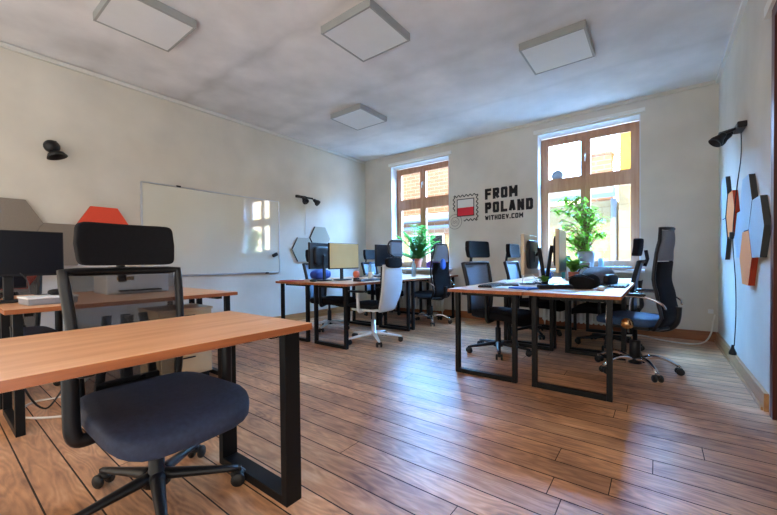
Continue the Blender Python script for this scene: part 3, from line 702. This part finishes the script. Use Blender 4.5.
# type D: white shell chair
t = thing('shell_chair', 'chair with white shell back, dark headrest and white star base', 'office chair', (-2.84, 3.42, 0), PI/2+.1)
part('seat', B().sell((.50, .48, .07), .5, .5, c=(0, .03, .46)), 'fabric', t)
part('seat_pan', B().sell((.46, .42, .04), .5, .5, c=(0, .02, .415)), 'white', t)
def dbp(u): return (-.24-.04*math.sin(PI*u)+-.08*u, .40+u*.56)
dhw = lambda u: .14+.09*math.sin(PI*min(1, .15+u*.62))
part('back_shell', B().surf(lambda u, v: ((v-.5)*2*dhw(u), dbp(u)[0]+.045*(2*(v-.5))**2, dbp(u)[1]), 16, 12, .022), 'shell', t)
part('back_cushion', B().surf(lambda u, v: ((v-.5)*1.85*dhw(.06+.9*u), dbp(.06+.9*u)[0]+.03+.045*(2*(v-.5))**2, dbp(.06+.9*u)[1]), 12, 10, .03), 'fabric', t)
part('shoulder_pad', B().sell((.36, .06, .13), .5, .5, c=(0, -.33, .985), fn=lambda v: (v.x, v.y+.8*v.x*v.x, v.z)), 'fabric', t)
hp = [(.16*math.copysign(abs(math.cos(a))**.5, math.cos(a)), -.345+.02*math.cos(2*a), 1.155+.095*math.copysign(abs(math.sin(a))**.5, math.sin(a))) for a in [2*PI*k/28 for k in range(28)]]
part('headrest_frame', B().tube(hp, .011, 8, closed=True).tube([(-.08, -.34, 1.0), (-.08, -.35, 1.07)], .01, 6).tube([(.08, -.34, 1.0), (.08, -.35, 1.07)], .01, 6), 'plastic', t)
part('headrest_mesh', B().surf(lambda u, v: ((v-.5)*.30, -.345, 1.065+.18*u), 6, 6, .004), 'greymesh', t)
for sx in (-1, 1):
    ar = part('armrest', B().tube(spline([(sx*.14, .02, .42), (sx*.27, .02, .41), (sx*.295, .02, .5), (sx*.295, .02, .63)]), .017, 8, flat=1.5), 'white', t)
    part('arm_pad', B().sell((.08, .24, .026), .5, .5, c=(sx*.29, .04, .645)), 'plastic', ar)
star(t, 'white', 'white', phase=.15, col='alu', R_=.34)

# ------------------------------------------------------------------ monitors
def monitor(label, loc, rz, w=.53, h=.32, zc=.32, screenm='screen', stand=True, bez=.008, cm='plastic'):
    """faces local +Y; loc on the desk"""
    t = thing('monitor', label, 'monitor', loc, rz, 'computer monitors on the desks')
    part('casing', B().box((0, -.012, zc), (w, .028, h), .004), cm, t)
    part('rear_cover', B().sell((w*.74, .05, h*.74), .4, .4, c=(0, -.035, zc), nu=10, nv=16), 'plastic', t)
    part('screen', B().box((0, .0035, zc+.004), (w-2*bez, .004, h-2.6*bez)), screenm, t)
    if stand:
        s_ = part('stand', B().box((0, -.06, zc/2+.01), (.05, .02, zc), .005), 'plastic', t)
        part('stand_foot', B().sell((.24, .18, .016), .3, .5, c=(0, -.04, .008), nu=8, nv=20), 'plastic', s_)
    return t
DZ = .7505
monitor('big dark monitor cut by the left edge of the photo', (-3.45, .355, DZ), 0+PI/2+PI, w=.55, h=.31, zc=.33)
monitor('second dark monitor, low behind the big one at the left photo edge', (-3.95, .30, DZ), PI/2+PI, w=.40, h=.26, zc=.2)
monitor('monitor with pale cream glare painted on its screen, on the far left desk', (-3.36, 3.45, DZ), -PI/2-.06, w=.53, h=.345, zc=.325, screenm='glare')
monitor('dark monitor seen from behind, left of the pale cream screen', (-3.56, 3.2, DZ), PI/2+.2, w=.50, h=.34, zc=.33)
monitor('dark monitor between the pale screen and the white shell chair', (-3.42, 4.47, DZ), -PI/2-.1, w=.5, h=.34, zc=.34)
# arm monitors of the right group
def arm_monitor(label, loc, rz, w, h, zc, screenm, off):
    t = monitor(label, loc, rz, w, h, zc, screenm, stand=False, cm='silver')
    part('mount_arm', B().tube([(0, -.03, zc-.02), (off[0]*.5, off[1]*.6, zc), (off[0], off[1]*.8, zc+.03)], .014, 8).box((0, -.055, zc-.02), (.1, .02, .1), .004), 'plastic', t)
    part('arm_pole', B().tube([(off[0], off[1]*1.15, .0), (off[0], off[1]*.75, zc+.06)], .018, 10).tube([(off[0], off[1], 0), (off[0], off[1], .015)], .05, 16), 'plastic', t)
    return t
arm_monitor('monitor seen from behind on a black arm, left on the right desk group', (-.96, 3.43, DZ), PI/2+.03, .50, .36, .30, 'screen', (-.02, -.13))
arm_monitor('narrow edge-on monitor on a black arm, in front of the right window', (-.72, 3.68, DZ), -PI/2+.06, .46, .40, .33, 'greyscreen', (-.03, -.13))

# ------------------------------------------------------------------ foreground / left desk things
pd = thing('drawer_pedestal', 'pale wood drawer pedestal behind the near mesh chair', 'cabinet', (-3.33, 1.33, 0), 0)
part('body', B().box((0, 0, .33), (.40, .42, .54), .004), 'cardboard', pd)
part('top', B().box((0, 0, .612), (.41, .44, .022), .003), 'cardboard', pd)
part('plinth', B().box((0, 0, .03), (.36, .38, .055)), 'black', pd)
for k in range(3):
    dr = part('drawer', B().box((.205, 0, .16+k*.175), (.015, .39, .165), .003), 'cardboard', pd); part('drawer_handle', B().box((.218, 0, .215+k*.175), (.012, .12, .01)), 'black', dr)
bx = thing('storage_box', 'white box with papers on the desk at left, under the black cord and mouse', 'box', (-3.17, .50, DZ), .1)
part('body', B().box((0, 0, .02), (.2, .24, .04), .006), 'potgrey', bx); part('lid', B().box((0, 0, .045), (.21, .25, .012), .004), 'paper', bx)
ms = thing('computer_mouse', 'black mouse with thin cord on top of the white box at left', 'mouse', (-3.17, .55, DZ+.0515), .5)
part('body', B().sell((.07, .12, .042), .8, .8, c=(0, 0, .02)), 'plastic', ms)
part('cord', B().tube(spline([(0, -.06, .01), (-.02, -.14, .02), (-.04, -.15, .1), (-.05, -.18, .15)]), .003, 6), 'cableb', ms)
pr = thing('printer', 'white printer seen through the mesh back of the near chair', 'printer', (-3.72, 1.13, DZ), 0)
part('body', B().box((0, 0, .085), (.36, .46, .17), .015), 'white', pr); part('paper_tray', B().box((.2, 0, .03), (.08, .3, .012), .003), 'plastic', pr)
part('control_panel', B().box((.182, -.1, .13), (.01, .12, .03), .002), 'brass', pr)
# cables on the floor at left
solo('power_cable', B().tube(spline([(-3.5, .9, .3), (-3.52, .75, .1), (-3.58, .63, .008), (-3.6, .48, .008), (-3.46, .385, .008), (-3.33, .37, .008), (-3.18, .46, .008), (-3.05, .62, .008), (-2.95, .8, .008)]), .008, 6), 'cablew', 'white power cable looping on the floor under the near desk', 'cable')
solo('power_cable', B().tube(spline([(-3.2, .33, .62), (-3.2, .36, .3), (-3.25, .46, .06), (-3.3, .56, .10), (-3.45, .80, .5)]), .006, 6), 'cableb', 'black cable sagging above the white cable under the near desk', 'cable')
solo('floor_cable', B().tube(spline([(-.5, 5.3, .01), (-.2, 5.6, .012), (.0, 5.45, .012), (.25, 5.35, .012), (.42, 5.5, .012), (.5, 5.62, .1), (.53, 5.695, .25), (.545, 5.7, .33)]), .008, 6), 'cablew', 'cream cable curling along the floor into the right corner', 'cable')
solo('wall_socket', B().box((0, 0, 0), (.05, .008, .05), .003).lathe([(.015, 0), (.015, .006), (.01, .006)], T=Matrix.Rotation(PI/2, 4, 'X'), seg=16), 'white', 'small white wall socket low by the right corner', 'socket', (.51, YB-.004, .36))

# ------------------------------------------------------------------ radiators
def radiator(label, loc, w, first=[None]):
    if first[0]: return dup(first[0], label, loc)
    t = thing('radiator', label, 'radiator', loc, 0, 'white radiators under the windows')
    b = B()
    n = 18
    for k in range(n): b.box((-w/2+w*(k+.5)/n, 0, .34), (w/n*.62, .05, .5), .008)
    b.box((0, 0, .12), (w, .03, .03)).box((0, 0, .56), (w, .03, .03))
    part('fins', b, 'radiator', t)
    part('pipe', B().tube([(w/2-.03, 0, 0), (w/2-.03, 0, .12)], .01).tube([(-w/2+.03, 0, 0), (-w/2+.03, 0, .12)], .01), 'radiator', t)
    first[0] = t; return t
radiator('ribbed white radiator under the right window, behind the desk legs', (-.83, YB-.075, 0), 1.1)
radiator('ribbed white radiator under the left window', (-3.6, YB-.075, 0), 1.1)

# ------------------------------------------------------------------ plants
def leafmesh(b, p, d, L_, w, droop=.3):
    d = Vector(d).normalized(); s_ = d.cross(Vector((0, 0, 1)));
    if s_.length < .05: s_ = Vector((1, 0, 0))
    s_.normalize(); up = s_.cross(d)
    def pt(u, v): return Vector(p)+d*L_*u+s_*w*v*math.sin(PI*(u*.92+.06))+Vector((0, 0, -1))*droop*L_*u*u+up*abs(v)*w*.25
    rows = [[b.bm.verts.new(pt(u, v)) for v in (-.5, 0, .5)] for u in (0, .3, .65, 1)]
    for A, C in zip(rows, rows[1:]):
        for k in range(2): b.bm.faces.new((A[k], A[k+1], C[k+1], C[k])).smooth = True
pl = thing('ficus_plant', 'bushy green potted fig tree in a grey pot in front of the right window', 'plant', (-.80, 5.66, .882), 0)
part('pot', B().lathe([(.09, 0), (.11, .2), (.115, .23), (.105, .23), (.09, .17), (.0, .17)]), 'potgrey', pl)
part('soil', B().lathe([(.095, .17), (.095, .185), (.0, .19)], seg=16), 'soil', pl)
stem = B(); fol = B(); rnd = random.Random(3)
stem.tube([(0, 0, .17), (.01, .0, .45), (-.03, .0, .62)], [.012, .01, .008])
tips = []
for k in range(52):
    a = rnd.uniform(0, 2*PI); zz = rnd.uniform(.24, 1.04); rr = .43*math.sin(PI*min(1, max(.12, (zz-.15)/.98)))*rnd.uniform(.45, 1)
    tip = (-.09+rr*math.cos(a), rr*math.sin(a)*.32-.05, zz)
    base = (0, 0, max(.2, zz-.32)); midp = ((base[0]+tip[0])/2, (base[1]+tip[1])/2, zz-.06)
    sp_ = spline([base, midp, tip], 5); stem.tube(sp_, [.005]*len(sp_), 5)
    for q in range(11):
        p = sp_[rnd.randint(3, len(sp_)-1)]; b_ = rnd.uniform(0, 2*PI)
        leafmesh(fol, p+Vector((rnd.uniform(-.03, .03), rnd.uniform(-.02, .02), rnd.uniform(-.03, .03))), (math.cos(b_), math.sin(b_)*.7, rnd.uniform(-.5, .5)), rnd.uniform(.07, .115), rnd.uniform(.034, .05), .4)
part('stem', stem, 'bark', pl); part('foliage', fol, 'leaf', pl)
pl = thing('potted_plant', 'leafy green plant in a terracotta pot on the left window sill', 'plant', (-3.60, 5.64, .882), 0)
part('pot', B().lathe([(.07, 0), (.09, .13), (.1, .13), (.1, .16), (.09, .16), (.08, .13), (.0, .13)]), 'terra', pl)
part('soil', B().lathe([(.078, .13), (.078, .14), (.0, .145)], seg=16), 'soil', pl)
stem = B(); fol = B()
for k in range(26):
    a = rnd.uniform(0, 2*PI); rr = rnd.uniform(.15, .58); hh = rnd.uniform(.42, .84)-.3*rr
    tip = Vector((rr*math.cos(a), rr*math.sin(a)*.3-.03, hh)); sp_ = spline([(0, 0, .13), (tip.x*.3, tip.y*.3, hh*.6), tip], 7)
    stem.tube(sp_, [.006]*len(sp_), 5)
    for i in range(3, len(sp_)):
        for sgn in (-1, 1):
            b_ = a+sgn*1.1+rnd.uniform(-.3, .3)
            leafmesh(fol, sp_[i], (math.cos(b_), math.sin(b_)*.7, .45), rnd.uniform(.09, .13), .06, .25)
part('stem', stem, 'leaf2', pl); part('foliage', fol, 'leaf2', pl)
def small_plant(label, loc, r, h, potm, n, leafm='leaf', nm='small_plant'):
    t = thing(nm, label, 'plant', loc, 0)
    part('pot', B().lathe([(r*.7, 0), (r*.95, h*.4), (r, h*.42), (r*.85, h*.42), (0, h*.36)], seg=16), potm, t)
    f = B()
    for k in range(n):
        a = rnd.uniform(0, 2*PI)
        leafmesh(f, (rnd.uniform(-.4, .4)*r, rnd.uniform(-.4, .4)*r, h*.4+rnd.uniform(0, .25)*h), (math.cos(a), math.sin(a), rnd.uniform(.4, 1.8)), rnd.uniform(.3, .6)*h, .2*h, .35)
    part('foliage', f, leafm, t)
small_plant('tiny bright green potted plant at the foot of the monitor arm', (-.80, 3.35, DZ), .03, .13, 'plastic', 40)
small_plant('small yellow green plant in a terracotta pot beside the black bag', (-.68, 4.02, DZ), .055, .30, 'terra', 60)

# ------------------------------------------------------------------ clutter on the right desks
bag = thing('shoulder_bag', 'crumpled black bag lying on the right group desk', 'bag', (-.50, 3.44, DZ), .2)
part('body', B().sell((.24, .18, .12), .8, .8, c=(0, 0, .055), fn=lambda v: (v.x, v.y, v.z*(1+.25*math.sin(9*v.x+2))+.012*math.sin(25*v.x+18*v.y))), 'fabric', bag)
part('strap', B().tube(spline([(-.1, 0, .09), (-.11, -.07, .1), (-.03, -.08, .12), (.06, -.07, .08), (.12, -.02, .06)]), .012, 8, flat=.4), 'plastic', bag)
bk = thing('backpack', 'dark grey backpack slumped behind the black bag on the right desk', 'bag', (-.46, 3.93, DZ), 1.2)
part('body', B().sell((.30, .24, .17), .7, .7, c=(0, 0, .082), fn=lambda v: (v.x, v.y, v.z+.018*math.sin(14*v.x+9*v.y)*(v.z > -.05))), 'greyfabric', bk)
part('front_pocket', B().sell((.2, .07, .1), .6, .6, c=(0, -.12, .06)), 'plastic', bk)
def book(name, label, loc, rz, d, m, cat='book'):
    t = thing(name, label, cat, loc, rz)
    part('cover', B().box((0, 0, d[2]/2), d, .002), m, t); part('pages', B().box((.004, 0, d[2]/2), (d[0]-.001, d[1]-.008, d[2]*.7)), 'paper', t)
book('notebook', 'dark notebook at the left end of the right desk front', (-1.17, 3.56, DZ), .3, (.15, .21, .012), 'plastic')
book('notebook', 'white notebook beside the dark one under the left arm monitor', (-1.1, 3.83, DZ), .1, (.16, .22, .02), 'paper')
def keyboard(label, loc, rz, m='plastic'):
    t = thing('keyboard', label, 'keyboard', loc, rz)
    part('body', B().box((0, 0, .008), (.13, .43, .016), .004), m, t)
    k = B()
    for i in range(5):
        for j in range(14): k.box((-.048+i*.024, -.19+j*.0293, .018), (.019, .024, .006))
    part('keys', k, m, t)
keyboard('black keyboard on the front left desk of the right group', (-1.28, 3.35, DZ), .05)
keyboard('black keyboard in front of the pale cream screen', (-3.0, 3.5, DZ), .05)
keyboard('black keyboard on the front right desk of the right group, near its right edge', (-.28, 3.86, DZ), -.02)
pb_ = thing('power_strip', 'black power strip with blue sockets among cables by the bag', 'power strip', (-.70, 3.30, DZ), -.9)
part('body', B().box((0, 0, .018), (.06, .3, .036), .006), 'plastic', pb_)
for k in range(4): part('socket', B().lathe([(.02, .036), (.02, .039), (0, .039)], c=(0, -.1+k*.067, 0), seg=14), 'blue', pb_)
def cablebunch(label, c, r, n, m, seed, h=.05):
    q = random.Random(seed); b = B()
    pts = [(c[0]+q.uniform(-r, r)*.6, c[1]+q.uniform(-r, r), c[2]+.006+abs(q.gauss(0, h*.4))) for k in range(n)]
    b.tube(spline(pts, 5), .0045, 6)
    return solo('cable_tangle', b, m, label, 'cable')
cablebunch('tangle of black cables behind the notebooks on the right desk', (-.95, 3.7, DZ), .28, 14, 'cableb', 1)
cablebunch('tangle of white cables behind the left arm monitor on the right desk', (-1.0, 3.9, DZ), .25, 12, 'cablew', 2, .1)
cablebunch('tangle of white cables on the far desk left of the shell chair', (-3.3, 4.35, DZ), .35, 16, 'cablew', 3, .14)
cablebunch('tangle of black cables on the far desk right of the pale screen', (-3.4, 4.2, DZ), .35, 12, 'cableb', 4, .1)
g = thing('eyeglasses', 'thin framed glasses lying near the right desk edge', 'glasses', (-.40, 3.55, DZ), .3)
part('frame', B().tube([(-.035+.026*math.cos(a), 0, .022+.02*math.sin(a)) for a in [2*PI*k/16 for k in range(16)]], .0018, 6, closed=True).tube([(.035+.026*math.cos(a), 0, .022+.02*math.sin(a)) for a in [2*PI*k/16 for k in range(16)]], .0018, 6, closed=True).tube([(-.009, 0, .025), (.009, 0, .025)], .002, 6), 'plastic', g)
for sx in (-1, 1): part('temple', B().tube([(sx*.061, 0, .028), (sx*.062, .1, .028), (sx*.06, .135, .012)], .0018, 6), 'plastic', g)
hs = thing('desk_phone', 'dark desk phone behind the glasses on the right group desk', 'phone', (-.53, 4.45, DZ), .2)
part('base', B().box((0, 0, .04), (.2, .2, .05), .012, T=Matrix.Rotation(.25, 4, 'X')), 'plastic', hs)
part('handset', B().tube(spline([(-.09, 0, .085), (-.085, .0, .11), (.0, 0, .12), (.085, 0, .11), (.09, 0, .085)]), .02, 8), 'plastic', hs)
def mug(name, label, loc, r, h, m, cat='mug', handle=True):
    t = thing(name, label, cat, loc, rnd.uniform(0, 6))
    part('body', B().lathe([(r*.85, 0), (r, .01), (r, h), (r*.88, h), (r*.85, .012), (0, .012)], seg=18), m, t)
    if handle: part('handle', B().tube([(r+.022*math.sin(PI*k/8), 0, h*.2+h*.6*k/8) for k in range(9)], .005, 6), m, t)
mug('mug', 'grey mug near the desk phone on the right group desk', (-.40, 4.3, DZ), .042, .12, 'potgrey')
mug('drinking_glass', 'pale glass beside the fig pot on the right window sill', (-.62, 5.66, .882), .035, .13, 'bottle', 'glass', False)
mug('drinking_glass', 'pale glass on the far left desk before the corner chair', (-3.1, 4.3, DZ), .035, .12, 'bottle', 'glass', False)
mug('mug', 'white mug on the far left desk beside the pale screen', (-3.25, 3.86, DZ), .04, .1, 'white')
def bottle(label, loc, m, h=.24, r=.035):
    t = thing('bottle', label, 'bottle', loc)
    part('body', B().lathe([(r*.9, 0), (r, .01), (r, h*.65), (r*.4, h*.82), (r*.4, h*.9)], seg=16), m, t)
    part('cap', B().lathe([(r*.45, h*.9), (r*.45, h), (0, h)], seg=14), 'blue', t)
bottle('pale blue water bottle on the desk beneath the left window plant', (-3.1, 4.75, DZ), 'bottle', .28)
bottle('pale blue bottle on the far desk in front of the corner chair', (-3.75, 4.45, DZ), 'bottle')
tb = thing('document_box', 'teal document box beside the grey pot at the right window', 'box', (-.99, 5.3, DZ), .1)
part('body', B().box((0, 0, .15), (.09, .25, .30), .003), 'teal', tb); part('spine_label', B().box((0, -.127, .2), (.05, .002, .08)), 'paper', tb)
gb = thing('computer_tower', 'grey computer box on the back right desk below the fig tree', 'computer', (-.78, 4.9, DZ), .1)
part('casing', B().box((0, 0, .105), (.26, .32, .21), .006), 'potgrey', gb); part('front_panel', B().box((0, -.163, .105), (.22, .006, .17), .002), 'bluegreyfelt', gb)
for (lab, x, m_) in (('pale blue folder lying on the right window sill', -.42, 'bottle'),):
    book('folder', lab, (x, 5.66, .882), 1.57, (.22, .3, .02), m_, 'folder')

# ------------------------------------------------------------------ clutter on the far left desks
bb_ = thing('duffel_bag', 'bright blue rolled bag on the far left desk', 'bag', (-3.80, 3.42, DZ), .25)
part('body', B().sell((.16, .38, .15), .8, .5, c=(0, 0, .073)), 'bluebag', bb_)
part('strap', B().tube([(.083*math.cos(2*PI*k/20), .06, .073+.079*math.sin(2*PI*k/20)) for k in range(20)], .006, 6, closed=True), 'blue', bb_)
book('folder', 'thin red folder on the front edge of the far left desk', (-3.86, 2.96, DZ), 1.4, (.2, .3, .01), 'red', 'folder')
solo('computer_mouse', B().sell((.06, .1, .035), .8, .8, c=(0, 0, .0175)), 'plastic', 'small black mouse on the far left desk right of the red folder', 'mouse', (-3.45, 2.98, DZ))
hc = thing('desk_toy', 'small orange item on the desk in front of the pale screen', 'toy', (-3.12, 3.42, DZ+.0))
part('base', B().box((0, 0, .02), (.06, .06, .04), .006), 'plastic', hc); part('top', B().sell((.08, .08, .09), .8, .8, c=(0, 0, .085)), 'orange', hc)
solo('scarf', B().sell((.26, .05, .12), .7, .7, fn=lambda v: (v.x, v.y+.012*math.sin(30*v.x), v.z+.02*math.sin(12*v.x))), 'purple', 'purple cloth on the sill behind the tall chair under the left window', 'cloth', (-3.25, 5.6, .945))
solo('cloth', B().sell((.14, .05, .17), .8, .8, fn=lambda v: (v.x*(1-.8*v.z), v.y+.008*math.sin(40*v.x), v.z)), 'blue', 'blue cloth hung on the back of the tall chair under the left window', 'cloth', (-2.60, 4.80, .95), 1.45)

def sheet(label, loc, rz, d=(.21, .297)):
    solo('paper_sheet', B().surf(lambda u, v: ((u-.5)*d[0], (v-.5)*d[1], .004+.004*math.sin(5*u+3*v)), 6, 6, .001), 'paper', label, 'paper', loc, rz)
sheet('sheet of white paper beside the black keyboard on the right group', (-1.12, 3.2, DZ), .5)
sheet('white paper under the eyeglasses on the right group desk', (-.40, 3.68, DZ), -.2)
sheet('white paper on the back left desk of the right group', (-1.15, 4.6, DZ), .3)
hd = thing('headphones', 'black headphones with a curved band behind the small terracotta potted plant', 'headphones', (-.66, 4.62, DZ), .4)
part('band', B().tube([(.085*math.cos(PI*k/14), 0, .04+.13*math.sin(PI*k/14)) for k in range(15)], .009, 8), 'plastic', hd)
for sx in (-1, 1): part('ear_cup', B().sell((.04, .08, .09), .7, .8, c=(sx*.085, 0, .046)), 'fabric', hd)
bottle('white spray bottle standing behind the left monitor arm', (-1.02, 4.15, DZ), 'white', .2, .03)
mug('mug', 'blue mug at the back of the right group desks near the teal box', (-1.15, 5.0, DZ), .04, .1, 'blue')

keyboard('white keyboard behind the notebooks on the right group desk', (-1.36, 3.95, DZ), .1, 'white')
sheet('white paper by the power strip in front of the black bag', (-.60, 3.08, DZ), 1.3, (.15, .21))
book('notebook', 'blue notebook under the cables between the two arm monitors', (-.93, 3.16, DZ), 1.2, (.14, .2, .015), 'blue')
solo('computer_mouse', B().sell((.06, .1, .035), .8, .8, c=(0, 0, .0175)), 'white', 'white mouse at the very front of the right group desk', 'mouse', (-.36, 3.30, DZ))
